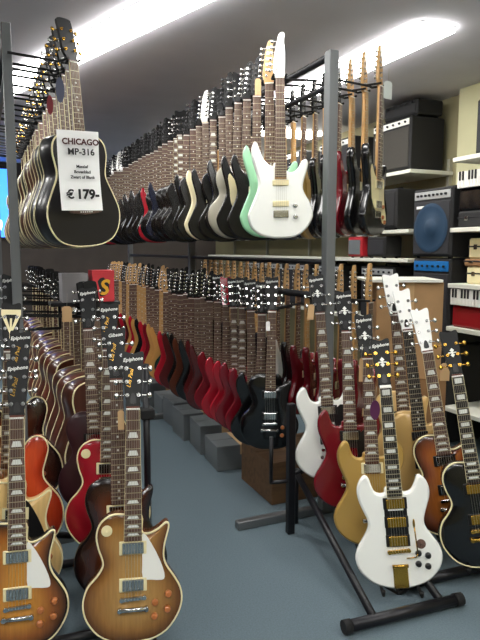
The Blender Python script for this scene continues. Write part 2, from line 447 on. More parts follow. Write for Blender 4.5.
def rosette():
    b = MB(); n = 28; v = []
    for r, y in ((.05, -.0006), (.061, -.0006)):
        for k in range(n): v.append((r*math.cos(2*math.pi*k/n), y, r*math.sin(2*math.pi*k/n)))
    b.add(v, [(k, (k+1) % n, n+(k+1) % n, n+k) for k in range(n)]); return b.mesh('rosette')
def hole():
    b = MB(); b.disc((0, -.0004, 0), .05, .002, 28); return b.mesh('sound_hole')
def fhole(s):
    b = MB(); b.path([(s*.012, 0, .055), (s*.004, 0, .045), (s*.002, 0, 0), (-s*.002, 0, -.035), (-s*.012, 0, -.045)], .0045, 6); return b.mesh('sound_hole')

def guitar_matrix(bot, top, face):
    u = (top-bot).normalized(); f0 = Vector((math.sin(math.radians(face)), -math.cos(math.radians(face)), 0))
    f = (f0-u*f0.dot(u)).normalized(); y = -f; x = y.cross(u)
    return Matrix(((x.x, y.x, u.x, bot.x), (x.y, y.y, u.y, bot.y), (x.z, y.z, u.z, bot.z), (0, 0, 0, 1)))
LEN = {k: SPEC[k][4]+(.192 if SPEC[k][6] == 'book' else .2 if SPEC[k][6] == 'dread' else .213) for k in SPEC}
def guitar(kind, M, label, group, bodym, name='electric_guitar', hi=True, headm=None, headk=None, fbm=None, neckm=None,
           inlay='dot', bindm=None, pgm=None, hw=None, pick='hum', knobs=4, logo=None, emblem=False, tunm=None, strings=True, knobm=None, npick=2, toggle=False, cat='electric guitar', vib=False):
    t, dome, bev, zb, zn, zf, hk, zh = SPEC[kind]; hk = headk or hk
    headm = headm or M_headb; fbm = fbm or M_rose; neckm = neckm or M_mahog; hw = hw or M_chrome; tunm = tunm or hw; knobm = knobm or M_amber
    fy = -dome-.006
    r = thing(name, label, cat, M, group)
    bd = obj('body', cached(('body', kind, hi), lambda: body_mesh(kind, hi)), bodym, r)
    if bindm:
        obj('binding', cached(('bind', kind), lambda: binding_mesh(kind)), bindm, bd)
        if kind == 'dr': obj('binding', cached(('bindr', kind), lambda: binding_mesh(kind, True)), bindm, bd)
    obj('neck', cached(('neck', kind), lambda: neck_mesh(kind)), neckm, r)
    fb = obj('fretboard', cached(('fb', kind), lambda: fb_mesh(kind)), fbm, r)
    fr = obj('frets', cached(('frets', kind), lambda: frets_mesh(kind)), M_fret, fb); fr['kind'] = 'stuff'
    if inlay:
        for k in INL:
            if inlay != 'block' and k == 1: continue
            if inlay == 'dot' and not hi and k > 12: continue
            if fretpos(kind, k) < zf+.01: continue
            obj('inlay', cached(('inl', kind, k, inlay), lambda: inlay_mesh(kind, k, inlay)), M_pearl, fb)
    if inlay == 'block' or bindm:
        def edge():
            b = MB()
            for s in (-1, 1):
                v = [(s*(hwz+d), y, z) for z, hwz in ((zf, .0285), (zn, .0215)) for d, y in ((0, fy), (.0012, fy), (.0012, fy-.0055), (0, fy-.0055))]
                b.add(v, [(k, (k+1) % 4, 4+(k+1) % 4, 4+k) for k in range(4)])
            return b.mesh('fretboard_binding')
        obj('fretboard_binding', cached(('fbb', kind), edge), M_cream, fb)
    def nut():
        b = MB(); b.box(-.0218, .0218, fy-.009, fy+.001, zn-.001, zn+.004); return b.mesh('nut')
    obj('nut', cached(('nut', kind), nut), M_white, r)
    # headstock
    HM = T(0, fy+.001, zn+.002) @ RX(-HTILT[hk])
    hd = obj('headstock', cached(('head', hk), lambda: plate(HEAD[hk], 0, .015, 2).mesh('headstock')), headm, r, HM)
    for s, z in TUN[hk]:
        x = s*(.024 if hk == 'book' else .0245) if hk != 'inline' else -.014+(z-.038)*.1
        if hk == 'book': x = s*(.0185+.04*(z-.045))
        obj('tuner', cached(('tuner', hk, s), lambda: tuner_mesh(hk, s)), tunm, r, HM @ T(x, 0, z))
    if logo: obj('lettering', text_mesh(logo, .0175, 'CENTER', .25, .0003), M_pearl, hd, T(0, -.0006, .16) @ RY(-6))
    if hi and hk == 'book':
        def truss():
            return plate([(-.009, .018), (.009, .018), (.010, .03), (.006, .047), (0, .052), (-.006, .047), (-.010, .03)], -.0016, .001).mesh('truss_rod_cover')
        obj('truss_rod_cover', cached('truss', truss), M_blackp, hd)
    if emblem == 'script':
        obj('lettering', text_mesh('Les Paul', .019, 'CENTER', .3, .0002), M_gold, hd, T(-.004, -.0006, .10) @ RY(-80))
    elif emblem == 'diamond':
        def split():
            b = MB()
            for z0, z1, ww in ((.098, .118, .009), (.078, .098, .009)):
                m = (z0+z1)/2; v = [(0, -.0008, z0), (ww, -.0008, m), (0, -.0008, z1), (-ww, -.0008, m)]
                b.add(v+[(x, .001, z) for x, _, z in v], [(0, 1, 2, 3), (0, 4, 5, 1), (1, 5, 6, 2), (2, 6, 7, 3), (3, 7, 4, 0)])
            b.box(-.016, .016, -.0008, .001, .0955, .1005); return b.mesh('emblem')
        obj('emblem', cached('diamond', split), M_pearl, hd)
    elif emblem == 'crown':
        def crown():
            b = MB()
            for s in (-1, 1): b.add([(0, -.0008, .06), (s*.006, -.0008, .075), (s*.036, -.0008, .145), (s*.036, -.0008, .152), (s*.02, -.0008, .145), (0, -.0008, .08)], [(0, 1, 2, 3, 4, 5)])
            b.box(-.004, .004, -.0009, .001, .05, .13); b.box(-.036, .036, -.0009, .001, .145, .165); return b.mesh('emblem')
        obj('emblem', cached('crown', crown), M_cream, hd)
    if strings:
        s = obj('strings', cached(('str', kind), lambda: strings_mesh(kind)), M_string, r); s['kind'] = 'stuff'
    # hardware on the top
    sy = -dome
    if kind == 'dr':
        obj('rosette', cached('ros', rosette), M_cream, bd, T(0, 0, .345)); obj('sound_hole', cached('hole', hole), M_blackp, bd, T(0, 0, .345))
        br = obj('bridge', cached('abr', acoustic_bridge), M_rose, r, T(0, 0, zb)); obj('saddle', cached('sad', saddle_mesh), M_white, br)
        if pgm: obj('pickguard', cached(('pg', kind), lambda: plate(PG[kind], -.0015, .001).mesh('pickguard')), pgm, r)
        return r
    if kind == 'es':
        for s in (-1, 1): obj('sound_hole', cached(('fh', s), lambda: fhole(s)), M_blackp, bd, T(s*.105, -dome*.75, .17))
    if pgm and kind in PG:
        y = -.003 if kind != 'lp' else -.014
        obj('pickguard', cached(('pg', kind), lambda: plate(PG[kind], y, y+.003).mesh('pickguard')), pgm, r)
        sy2 = -.003 if kind != 'lp' else -dome
    else: sy2 = sy
    zs = {1: [zb+.03], 2: [zb+.045, zf-.028], 3: [zb+.04, (zb+zf)/2+.008, zf-.024]}[npick]
    for z in zs:
        if pick == 'p90': obj('pickup', cached('p90', p90_cover), M_cream, r, T(0, sy2, z))
        elif pick == 'dark': obj('pickup', cached('humc', pickup_cover), M_blackp, r, T(0, sy2-.001, z))
        else:
            rg = obj('pickup', cached('ring', pickup_ring), M_cream if pick == 'hum' else M_blackp, r, T(0, sy2, z))
            obj('pickup_cover', cached('humc', pickup_cover), hw, rg, T(0, -.002, 0))
    if kind == 'st' or pick == 'p90':
        obj('bridge', cached('sbr', strat_bridge), hw, r, T(0, sy, zb))
    else:
        obj('bridge', cached('tbr', bridge_mesh), hw, r, T(0, sy, zb) @ RY(-3))
        if not vib: obj('tailpiece', cached('tail', tail_mesh), hw, r, T(0, sy, zb-.035))
    kp = {'lp': [(.072, .13), (.116, .155), (.07, .085), (.113, .105)], 'sg': [(.073, .128), (.108, .118), (.07, .088), (.105, .078)],
          'st': [(.073, .16), (.073, .105), (.1, .08)], 'es': [(.075, .12), (.125, .135), (.07, .075), (.115, .085)]}[kind]
    for x, z in kp[:knobs]:
        obj('knob', cached('knob', knob_mesh), knobm, r, T(x, sy*.7, z))
    if toggle:
        p = {'lp': (-.085, .375), 'sg': (.085, .163), 'es': (.1, .2), 'st': (.1, .2)}[kind]
        obj('toggle_switch', cached('toggle', toggle_mesh), M_cream, r, T(p[0], -dome*.45, p[1]))
    return r

# ------------------------------------------------------------------ lacquers
L_white = lacq('white_lacquer', '#f3f4ee'); L_mint = lacq('mint_lacquer', '#9fd8ae'); L_black = lacq('black_lacquer', '#0b0b0d')
L_silver = lacq('silver_lacquer', '#a9a493', .3); L_cream = lacq('cream_lacquer', '#e9ddb6'); L_red = lacq('red_lacquer', '#9c1626')
L_wine = lacq('wine_lacquer', '#6e0f1c'); L_dkred = lacq('dark_cherry_lacquer', '#4a1516'); L_tan = lacq('amber_lacquer', '#b8864a')
L_gold = mat('gold_lacquer', '#b5924c', .3, .3, coat=.4); L_goldd = mat('old_gold_lacquer', '#b8965a', .32, .2, coat=.4)
L_green = lacq('deep_green_lacquer', '#14302a'); L_blue = lacq('midnight_lacquer', '#141a30'); L_brown = lacq('brown_lacquer', '#4a2416')
L_acbrown = mat('acoustic_brown', '#4b2418', .3, coat=.3, noise=.25, nscale=5, stretch=(10, 10, 1))
L_acmah = mat('acoustic_mahogany', '#5e2d1e', .3, coat=.3, noise=.25, nscale=5, stretch=(10, 10, 1))
L_acnat = mat('acoustic_spruce', '#b98a4c', .3, coat=.3, noise=.15, nscale=5, stretch=(14, 14, 1))
L_acblack = mat('acoustic_black', '#19171a', .32, coat=.15)
L_maroon = mat('maroon_satin', '#33151c', .4, coat=.1); L_nat = mat('natural_top', '#dcb878', .3, coat=.3, noise=.1, nscale=5, stretch=(14, 14, 1))
L_orange = burst('orange_flame', '#d5562a', '#c8461f', '#8f2413')
L_honey = burst('honey_burst', '#b48c50', '#966a34', '#5b3519')
L_vint = burst('vintage_burst', '#c88a34', '#8f5220', '#140d0b')
L_dkburst = burst('dark_burst', '#7a3f22', '#3f1d12', '#0d0909')
L_brburst = burst('brown_burst', '#b06a2c', '#7d3f1c', '#2c130c')

ORD = ['first', 'second', 'third', 'fourth', 'fifth', 'sixth', 'seventh', 'eighth', 'ninth', 'tenth', 'eleventh', 'twelfth', 'thirteenth', 'fourteenth', 'fifteenth', 'sixteenth', 'seventeenth', 'eighteenth', 'nineteenth', 'twentieth']
for tens in ('twenty', 'thirty', 'forty'):
    if tens != 'twenty': ORD.append(tens[:-1]+'ieth')
    ORD += [tens+'-'+o for o in ORD[:9]]

# ------------------------------------------------------------------ foreground guitars on the two floor stands
def hero(kind, b, t, face, label, group, bodym, **kw):
    bot = Wp(*b); top = Wp(*t); M = guitar_matrix(bot, top, face)
    s = (top-bot).length/LEN[kind]
    print('hero', label[:40], 'bottom z %.3f scale %.3f' % (bot.z, s))
    HB.append((bot, M, s))
    return guitar(kind, M @ Matrix.Scale(s, 4), label, group, bodym, **kw)
HB = []
GL = 'guitars on the left floor stand'; GR = 'guitars on the right floor stand'
hero('lp', (133, 642, 1.90), (133, 351, 2.02), -13, 'honey sunburst single-cutaway guitar with cream pickguard at the front of the left stand', GL, L_honey, bindm=M_cream, pgm=M_white, inlay='trap', logo='Epiphone', emblem='script', toggle=True)
hero('lp', (18, 651, 1.88), (17, 360, 2.0), -8, 'dark vintage sunburst single-cutaway guitar cut by the bottom left corner', GL, L_vint, bindm=M_cream, pgm=M_white, inlay='trap', logo='Epiphone', emblem='script', toggle=True)
hero('lp', (122, 600, 2.10), (115, 327, 2.24), -13, 'black-edged dark sunburst guitar half hidden behind the honey sunburst one', GL, L_dkburst, inlay='dot', logo='Gibson', emblem='script', fbm=M_rose)
hero('lp', (108, 549, 2.33), (108.7, 302, 2.47), -14, 'cherry red single-cutaway guitar with cream toggle ring on the left stand', GL, L_red, bindm=M_cream, inlay='trap', logo='Epiphone', emblem='script', toggle=True)
hero('lp', (99, 512, 2.56), (86.6, 286, 2.70), -16, 'dark maroon satin guitar, rearmost behind the cherry red one on the left stand', GL, L_maroon, inlay='trap', logo='Epiphone', bindm=None, pick='blk')
hero('lp', (14, 602, 2.10), (20, 330, 2.22), -8, 'natural blond guitar with black pickguard behind the vintage sunburst one', GL, L_nat, bindm=M_cream, pgm=M_blackp, inlay='block', logo='Epiphone', emblem='script')
hero('es', (8, 556, 2.35), (11, 302, 2.48), -6, 'orange-red semi-hollow guitar with rounded horn on the left stand', GL, L_orange, name='semi_hollow_guitar', bindm=M_cream, inlay='block', emblem='crown')
hero('es', (12, 508, 2.68), (10, 273, 2.82), -8, 'dark brown sunburst semi-hollow guitar, rearmost at the left edge', GL, L_dkburst, name='semi_hollow_guitar', bindm=M_cream, inlay='block', logo='Epiphone')
hero('lp', (-24, 590, 2.15), (-24, 320, 2.3), -4, 'pale natural guitar body just inside the left edge of the picture', GL, L_nat, bindm=M_cream, inlay='trap')
hero('sg', (402, 588, 2.25), (381, 338, 2.40), -27, 'white double-horned guitar with three gold pickups and vibrato at the front of the right stand', GR, L_white, hw=M_gold, pick='blk', npick=3, inlay='block', bindm=None, logo='Epiphone', emblem='diamond', fbm=M_ebony, toggle=True, knobm=M_blackp, neckm=L_white, vib=True)
R1 = C.objects[[o.name for o in C.objects if o.name.startswith('electric_guitar')][-1]]
hero('sg', (376, 546, 2.46), (364.5, 313, 2.62), -25, 'metallic gold double-horned guitar directly behind the front white one', GR, L_gold, inlay='trap', logo='Epiphone', emblem='diamond')
hero('sg', (353, 509, 2.68), (344.5, 289, 2.84), -23, 'dark red double-horned guitar between the gold and the far white one', GR, L_wine, inlay='trap', logo='Epiphone', emblem='diamond', pick='blk', pgm=M_blackp)
hero('sg', (333, 479, 2.85), (316.5, 273, 3.0), -21, 'white double-horned guitar with black pickguard at the far end of the right stand', GR, L_white, inlay='trap', logo='Epiphone', emblem='diamond', pick='blk', pgm=M_blackp)
hero('lp', (487, 567, 2.33), (449, 330, 2.5), -30, 'black single-cutaway guitar with cream binding at the right edge', GR, L_black, bindm=M_cream, hw=M_gold, inlay='block', fbm=M_ebony, emblem='diamond', pick='blk')
hero('lp', (456, 535, 2.56), (420, 308, 2.72), -30, 'brown sunburst single-cutaway guitar behind the black one on the right', GR, L_brburst, bindm=M_cream, inlay='trap', headm=M_headw, pick='blk')  # white headstock face stands in for glare
hero('lp', (428, 508, 2.76), (402, 288, 2.92), -28, 'old gold single-cutaway guitar with black pickup behind the brown sunburst one', GR, L_goldd, inlay='dot', headm=M_headw, pick='dark', fbm=M_ebony, knobm=M_blackp)  # glare on the headstock painted as a white face
hero('lp', (409, 484, 2.92), (391, 273, 3.02), -27, 'yellow natural guitar, rearmost with white headstock on the right stand', GR, L_nat, inlay='trap', headm=M_headw, pick='blk')  # headstock glare put into the white face colour
# vibrato plate and arm of the front white guitar
b = MB(); b.bevbox(-.028, .028, -.006, .002, .0, .085, .003); b.tube((-.03, -.009, .085), (.03, -.009, .085), .007, n=8)
for c_ in R1.children:
    if c_.name.startswith('toggle'): c_.material_slots[0].material = M_rose
vt = obj('vibrato_tailpiece', b, M_gold, R1)
b = MB(); b.path([(.025, -.012, .115), (.06, -.014, .118), (.068, -.014, .13), (.062, -.016, .245)], .0025, 6); b.ball((.062, -.016, .245), .006, 8, (.8, .6, 3.2)); obj('vibrato_arm', b, M_gold, vt)
b = MB(); b.bevbox(-.043, .043, -.002, .001, .158, .342, .001); obj('pickup_surround', b, M_blackp, R1)

# ------------------------------------------------------------------ floor stands
def tubeobj(name, p0, p1, r, m, parent): 
    b = MB(); b.tube(p0, p1, r, n=12); return obj(name, b, m, parent)
def cradle(parent, bot, M, s, rail_z):
    """bent tube that carries one guitar: two padded prongs under the body and a strut down to the rail"""
    x = M.to_3x3() @ Vector((1, 0, 0)); y = M.to_3x3() @ Vector((0, 1, 0)); y.z = 0; y.normalize(); x.z = 0; x.normalize()
    b = MB(); h = Vector((0, 0, 1)); c = bot-h*.016*s
    mid = c+y*.06-h*.045
    for sg in (-1, 1):
        q = c+x*(sg*.075)+y*.045-h*.004
        b.path([mid, q+y*.02, q-y*.065, q-y*.07+h*.02], .007, 6)
    b.path([mid, Vector((mid.x+y.x*.08, mid.y+y.y*.08, rail_z))], .009, 6)
    return obj('cradle', b, M_rubber, parent)
ft0, ft1 = Wp(345, 627, 2.23), Wp(455, 600, 2.40)
SR = thing('guitar_stand', 'black tubular floor stand carrying the right-hand group of guitars', 'guitar stand', T(1.55, 1.71, 0))
def in_(o, p): return Vector(p)-o.location
def st(name, p0, p1, r, m, P_): return tubeobj(name, in_(P_, p0), in_(P_, p1), r, m, P_)
fb1 = st('foot_bar', (1.167, 1.729, .03), (1.68, 1.70, .03), .022, M_tube, SR)
for p0, p1 in (((1.16, 1.7294, .03), (1.19, 1.7277, .03)), ((1.655, 1.7014, .03), (1.69, 1.6994, .03))): 
    b = MB(); b.tube(in_(SR, p0), in_(SR, p1), .0255, n=12); obj('end_cap', b, M_rubber, fb1)
st('foot_bar', (1.53, 1.87, .03), (2.1, 1.845, .03), .022, M_tube, SR)
st('side_rail', (1.29, 1.72, .035), (1.44, 2.60, .27), .016, M_tube, SR)
st('side_rail', (1.60, 1.72, .035), (1.72, 2.65, .27), .016, M_tube, SR)
st('side_rail', (1.95, 1.86, .035), (1.99, 2.7, .30), .016, M_tube, SR)
st('leg', (1.44, 2.60, 0), (1.44, 2.60, .29), .012, M_tube, SR)
st('leg', (1.99, 2.70, 0), (1.99, 2.70, .31), .016, M_tube, SR)
st('cross_bar', (1.44, 2.60, .27), (1.99, 2.70, .30), .016, M_tube, SR)
SLm = thing('guitar_stand', 'black tubular floor stand under the left-hand group of guitars', 'guitar stand', T(.4, 2.2, 0))
pA = Wp(148, 500, 2.45)
st('post', (pA.x, pA.y, 0), (pA.x, pA.y, .93), .014, M_tube, SLm)
b = MB(); b.bevbox(-.03, .03, -.03, .03, .70, .745, .006); obj('clamp', b, M_rubber, SLm, T(pA.x-.4, pA.y-2.2, 0))
st('foot_bar', (.05, 2.08, .025), (.50, 2.05, .025), .018, M_tube, SLm)
st('foot_bar', (.10, 2.62, .025), (.58, 2.58, .025), .018, M_tube, SLm)
st('side_rail', (.46, 2.05, .03), (.52, 2.59, .17), .014, M_tube, SLm)
st('side_rail', (.16, 2.07, .03), (.24, 2.6, .17), .014, M_tube, SLm)
st('leg', (.52, 2.59, .02), (.52, 2.59, .18), .014, M_tube, SLm)
st('leg', (.24, 2.60, .02), (.24, 2.60, .18), .014, M_tube, SLm)
st('cross_bar', (.24, 2.6, .17), (pA.x, pA.y, .17), .014, M_tube, SLm)
for i, (bot, M, s) in enumerate(HB):
    P_ = SLm if i < 9 else SR
    M2 = M.copy()
    cradle(P_, bot-P_.location, M2, s, max(.025, bot.z-.13)-0)

# ------------------------------------------------------------------ racks with hanging guitars
def rack(name, label, loc, posts, rails, feet, pm):
    R = thing(name, label, 'guitar rack', T(*loc))
    for (x, y, z0, z1, w_, m) in posts:
        b = MB(); b.bevbox(x-w_/2-loc[0], x+w_/2-loc[0], y-w_/2-loc[1], y+w_/2-loc[1], z0, z1, .003); obj('post', b, m, R)
    for (p0, p1, r, m) in rails: st('rail', p0, p1, r, m, R)
    for (x0, x1, y) in feet:
        b = MB(); b.bevbox(x0-loc[0], x1-loc[0], y-.022-loc[1], y+.022-loc[1], 0, .042, .004); ob = obj('foot_bar', b, M_steel, R)
    return R
RR = rack('hanging_rack', 'tall metal rack with two tiers of hanging electric guitars in the middle', (1.62, 2.66, 0),
          [(1.62, 2.62, .04, 2.36, .052, M_grey), (1.62, 4.75, .04, 2.36, .05, M_grey), (1.62, 6.95, .04, 2.36, .05, M_grey)],
          [((1.62, 2.62, 2.34), (1.62, 6.97, 2.34), .018, M_tube), ((1.62, 2.62, 2.20), (1.62, 6.97, 2.20), .014, M_tube), ((1.62, 2.62, 1.16), (1.62, 6.97, 1.16), .018, M_tube), ((1.62, 2.62, 1.34), (1.62, 6.97, 1.34), .014, M_tube)],
          [(1.13, 2.1, 2.655), (1.18, 2.1, 4.75), (1.18, 2.1, 6.95)], M_grey)
b = MB(); b.bevbox(-.018, .018, -.018, .018, 0, .66, .003); obj('end_post', b, M_tube, RR, T(1.3585-1.62, 2.512-2.66, 0))
b = MB(); b.path([(1.3585-1.62, 2.512-2.66, .27), (1.26-1.62, 2.53-2.66, .27), (1.26-1.62, 2.53-2.66, .5)], .010, 6); b.path([(1.3585-1.62, 2.512-2.66, .3), (1.62-1.62, 2.62-2.66, .3)], .010, 6); obj('bracket', b, M_tube, RR)
RL = rack('hanging_rack', 'grey metal rack with two tiers of hanging acoustic guitars on the left', (.17, 2.87, 0),
          [(.15, 2.866, .04, 2.36, .04, M_grey), (.14, 4.9, .04, 2.36, .04, M_grey), (.14, 7.0, .04, 2.36, .04, M_grey)],
          [((.15, 2.86, 2.30), (.15, 7.0, 2.30), .016, M_tube), ((.15, 2.86, 2.2), (.15, 7.0, 2.2), .012, M_steel), ((.15, 2.9, 1.1), (.15, 7.0, 1.1), .014, M_steel), ((.15, 2.9, 1.2), (.15, 7.0, 1.2), .012, M_steel)],
          [(-.15, .5, 2.866), (-.15, .5, 4.9), (-.15, .5, 7.0)], M_grey)
def hanger(R, x_rail, M, kind, s=1.0):
    """arm from the rail with a two-pronged yoke under the headstock"""
    zn = SPEC[kind][4]; p = M @ Vector((0, .012, zn+.012)); b = MB()
    e = Vector((x_rail, p.y+.06, p.z+.02)); X = M.to_3x3() @ Vector((1, 0, 0)); Y = M.to_3x3() @ Vector((0, 1, 0))
    q = p+Y*.045
    b.path([e-R.location, q-R.location], .006, 5)
    for sg in (-1, 1): b.path([q-R.location, q+X*(sg*.03)-R.location, p+X*(sg*.031)-Y*.03-R.location], .006, 5)
    return obj('hanger', b, M_rubber, R)

def row(R, x_rail, x, y0, dy, n, zbot, face, picks, where, group, cat='electric guitar', nm='electric_guitar', dets=10):
    for i in range(n):
        d = picks(i); kind = d.pop('kind'); col = d.pop('desc')
        jz = random.uniform(-.012, .012); tilt = d.pop('tilt', random.uniform(-1.5, 1.5)); ja = random.uniform(-1.5, 1.5) if nm == 'acoustic_guitar' else random.uniform(-4, 4)
        s = d.pop('scale', .96)
        M = T(x+random.uniform(-.008, .008), y0+dy*i, zbot+jz) @ RZ(face+ja)
        zn = SPEC[kind][4]*s
        M = M @ T(0, 0, zn) @ RY(tilt) @ T(0, 0, -zn) @ Matrix.Scale(s, 4)
        lab = '%s, %s in the %s' % (col, ORD[i], where)
        hi = i < dets
        g = guitar(kind, M, lab, group, d.pop('m'), name=nm, hi=hi, cat=cat, strings=hi, **d)
        hanger(R, x_rail, M, kind)
WORN = dict(inlay='dot')
NAMES = {L_black: 'black', L_red: 'red', L_wine: 'wine red', L_dkred: 'dark cherry', L_tan: 'amber', L_green: 'deep green', L_blue: 'midnight blue', L_brown: 'brown', L_white: 'white', L_cream: 'cream', L_silver: 'silver grey', L_mint: 'mint green', L_gold: 'gold', L_dkburst: 'dark sunburst', L_acbrown: 'brown', L_acmah: 'mahogany', L_acnat: 'natural spruce', L_acblack: 'black', L_brburst: 'brown sunburst'}
KN = {'st': 'double-cutaway guitar', 'lp': 'single-cutaway guitar', 'sg': 'double-horned guitar', 'dr': 'acoustic guitar', 'es': 'semi-hollow guitar'}
def pk(kind, m, **kw):
    d = dict(kind=kind, m=m, desc=NAMES[m]+' '+KN[kind]); d.update(kw); return d
upA = {0: pk('st', L_white, pick='p90', headm=M_headw, knobs=2, inlay=None, neckm=M_maple, knobm=M_chrome, tilt=-1.0, scale=.99, fbm=M_rose),
       1: pk('st', L_mint, headm=M_maple, neckm=M_maple, tilt=-1.5, scale=.99, npick=2), 2: pk('st', L_black, tunm=M_dkmetal), 3: pk('st', L_black, pgm=M_cream), 4: pk('lp', L_silver, inlay='dot'), 5: pk('st', L_black, tunm=M_dkmetal), 6: pk('sg', L_black, tunm=M_dkmetal), 7: pk('st', L_black, inlay='trap'), 8: pk('st', L_cream, neckm=M_maple, headm=M_headw),
       12: pk('lp', L_black, inlay='block'), 13: pk('lp', L_black, inlay='block'), 17: pk('st', L_red, tunm=M_dkmetal), 24: pk('sg', L_black, pgm=M_white), 27: pk('st', L_black, pgm=M_white, headm=M_headw), 28: pk('st', L_black, headm=M_headw), 30: pk('st', L_red, headm=M_headw)}
def pickA(i):
    if i in upA: return dict(upA[i])
    m = random.choice([L_black]*6+[L_blue]); return pk(random.choice(['st', 'st', 'lp', 'sg']), m, inlay='dot', pick='blk', tunm=M_dkmetal)
row(RR, 1.62, 1.372, 2.675, .13, 33, 1.462, -20, pickA, 'upper row of the middle rack', 'electric guitars in the upper row of the middle rack')
loA = {0: pk('lp', L_black, pick='blk', inlay='dot', logo='Epiphone'), 1: pk('sg', L_black, pick='blk', logo='Epiphone'), 2: pk('sg', L_wine, pick='blk', logo='Epiphone'), 3: pk('sg', L_wine, pick='blk', logo='Epiphone', inlay='trap'), 4: pk('sg', L_red, pick='blk', logo='Epiphone', inlay='trap'), 5: pk('sg', L_red, pgm=M_white, headm=L_red, desc='red double-horned guitar with white guard'),
       6: pk('sg', L_wine, pick='blk', logo='Epiphone'), 7: pk('st', L_dkred), 8: pk('st', L_dkred), 9: pk('st', L_black), 10: pk('st', L_brown), 11: pk('st', L_black), 12: pk('st', L_dkred), 13: pk('st', L_red), 14: pk('lp', L_green), 15: pk('st', L_tan, headm=M_maple, neckm=M_maple), 16: pk('st', L_tan, fbm=M_maple, headm=M_maple), 17: pk('st', L_wine), 18: pk('st', L_red), 19: pk('st', L_black), 20: pk('st', L_tan, fbm=M_maple, headm=M_maple), 21: pk('st', L_red, fbm=M_maple)}
def pickLA(i):
    if i in loA: return dict(loA[i])
    m = random.choice([L_red, L_dkred, L_black, L_tan, L_brown]); return pk('st', m, headm=random.choice([M_maple, M_headb, M_maple]), fbm=random.choice([M_rose, M_rose, M_maple]))
row(RR, 1.62, 1.39, 2.80, .13, 33, .325, -20, pickLA, 'lower row of the middle rack', 'electric guitars in the lower row of the middle rack')
upB = {0: pk('st', L_black, pgm=M_cream, headm=M_maple, neckm=M_maple, fbm=M_rose), 5: pk('st', L_gold, headm=M_headb, neckm=M_maple)}
def pickB(i):
    if i in upB: return dict(upB[i])
    m = random.choice([L_black, L_black, L_blue, L_wine]); return pk('st', m, headm=M_maple if i < 3 else M_headb, neckm=M_maple, fbm=M_maple if i % 3 else M_rose)
row(RR, 1.62, 1.875, 2.57, .13, 18, 1.475, 33, pickB, 'far-side upper row of the middle rack', 'electric guitars on the far side of the middle rack, upper row', dets=6)
loB = {7: pk('st', L_white, headm=M_maple, neckm=M_maple), 4: pk('st', L_wine, headm=M_maple, neckm=M_maple)}
def pickLB(i):
    if i in loB: return dict(loB[i])
    return pk('st', random.choice([L_black, L_black, L_wine, L_blue]), headm=M_maple, neckm=M_maple, fbm=M_maple if i % 2 else M_rose)
row(RR, 1.62, 1.86, 2.60, .13, 20, .375, 33, pickLB, 'far-side lower row of the middle rack', 'electric guitars on the far side of the middle rack, lower row', dets=6)
def pickAc(i):
    m = [L_acblack, L_acblack, L_acbrown, L_acmah, L_acbrown, L_acnat][i if i < 2 else random.choice([2, 3, 4, 4, 2, 0])]
    return dict(pk('dr', m), bindm=M_cream, scale=.965, inlay='dot', tunm=M_chrome if i % 2 else M_gold, desc=NAMES[m]+' acoustic guitar with cream edging', tilt=-4.0 if i == 0 else random.uniform(-4.5, -3.2))
row(RL, .15, .405, 2.75, .135, 24, 1.42, 27, pickAc, 'upper row of the left rack', 'acoustic guitars in the upper row of the left rack', 'acoustic guitar', 'acoustic_guitar', dets=8)
def pickAl(i):
    m = random.choice([L_acmah, L_acbrown]); return dict(pk('dr', m), bindm=M_cream, scale=.97, inlay='dot', desc=NAMES[m]+' acoustic guitar with cream edging')
row(RL, .15, .50, 2.93, .2, 18, .27, 25, pickAl, 'lower row of the left rack', 'acoustic guitars in the lower row of the left rack', 'acoustic guitar', 'acoustic_guitar', dets=8)

# ------------------------------------------------------------------ price sign on the black acoustic
def sheet_at(name, p, face, roll, wd, ht, label, cat, m, thick=.0012):
    M = T(*p) @ RZ(face) @ RY(roll)
    t = thing(name, label, cat, M); n = 8; b = MB(); v = []
    for k in range(n+1):
        z = ht/2-ht*k/n; y = .010*math.sin(k/n*math.pi)-.004
        v += [(-wd/2, y, z), (wd/2, y+.004*math.sin(k/n*3), z), (-wd/2, y+thick, z), (wd/2, y+.004*math.sin(k/n*3)+thick, z)]
    fs = []
    for k in range(n):
        a = 4*k; c = a+4; fs += [(a, a+1, c+1, c), (a+2, c+2, c+3, a+3), (a, c, c+2, a+2), (a+1, a+3, c+3, c+1)]
    fs += [(0, 2, 3, 1), (4*n, 4*n+1, 4*n+3, 4*n+2)]
    b.add(v, fs); obj('paper', b, m, t); return t
ps = Wp(80, 171, 2.60)
sg = sheet_at('price_sign', ps, 8, -2, .178, .33, 'white paper price sign hanging on the black acoustic guitar', 'price sign', M_paper)
for s, size, z, m, bo in (('CHICAGO', .034, .108, M_inkr, .0012), ('MP-316', .037, .066, M_ink, .0009), ('Massief', .017, .012, M_ink, .0006), ('Bovenblad', .017, -.010, M_ink, .0006), ('Zwart of Blank', .017, -.032, M_ink, .0006), ('179-', .054, -.115, M_ink, .0024), ('\u20ac', .05, -.115, M_ink, .0016)):
    obj('lettering', text_mesh(s, size, 'CENTER', 0, bo), m, sg, T(.008+(.018 if s == '179-' else -.057 if s == '\u20ac' else 0), -.0075, z))
b = MB(); b.tube((-.02, .004, .165), (.0, .03, .36), .0008, n=4); b.tube((.02, .004, .165), (.0, .03, .36), .0008, n=4); obj('cord', b, M_string, sg)

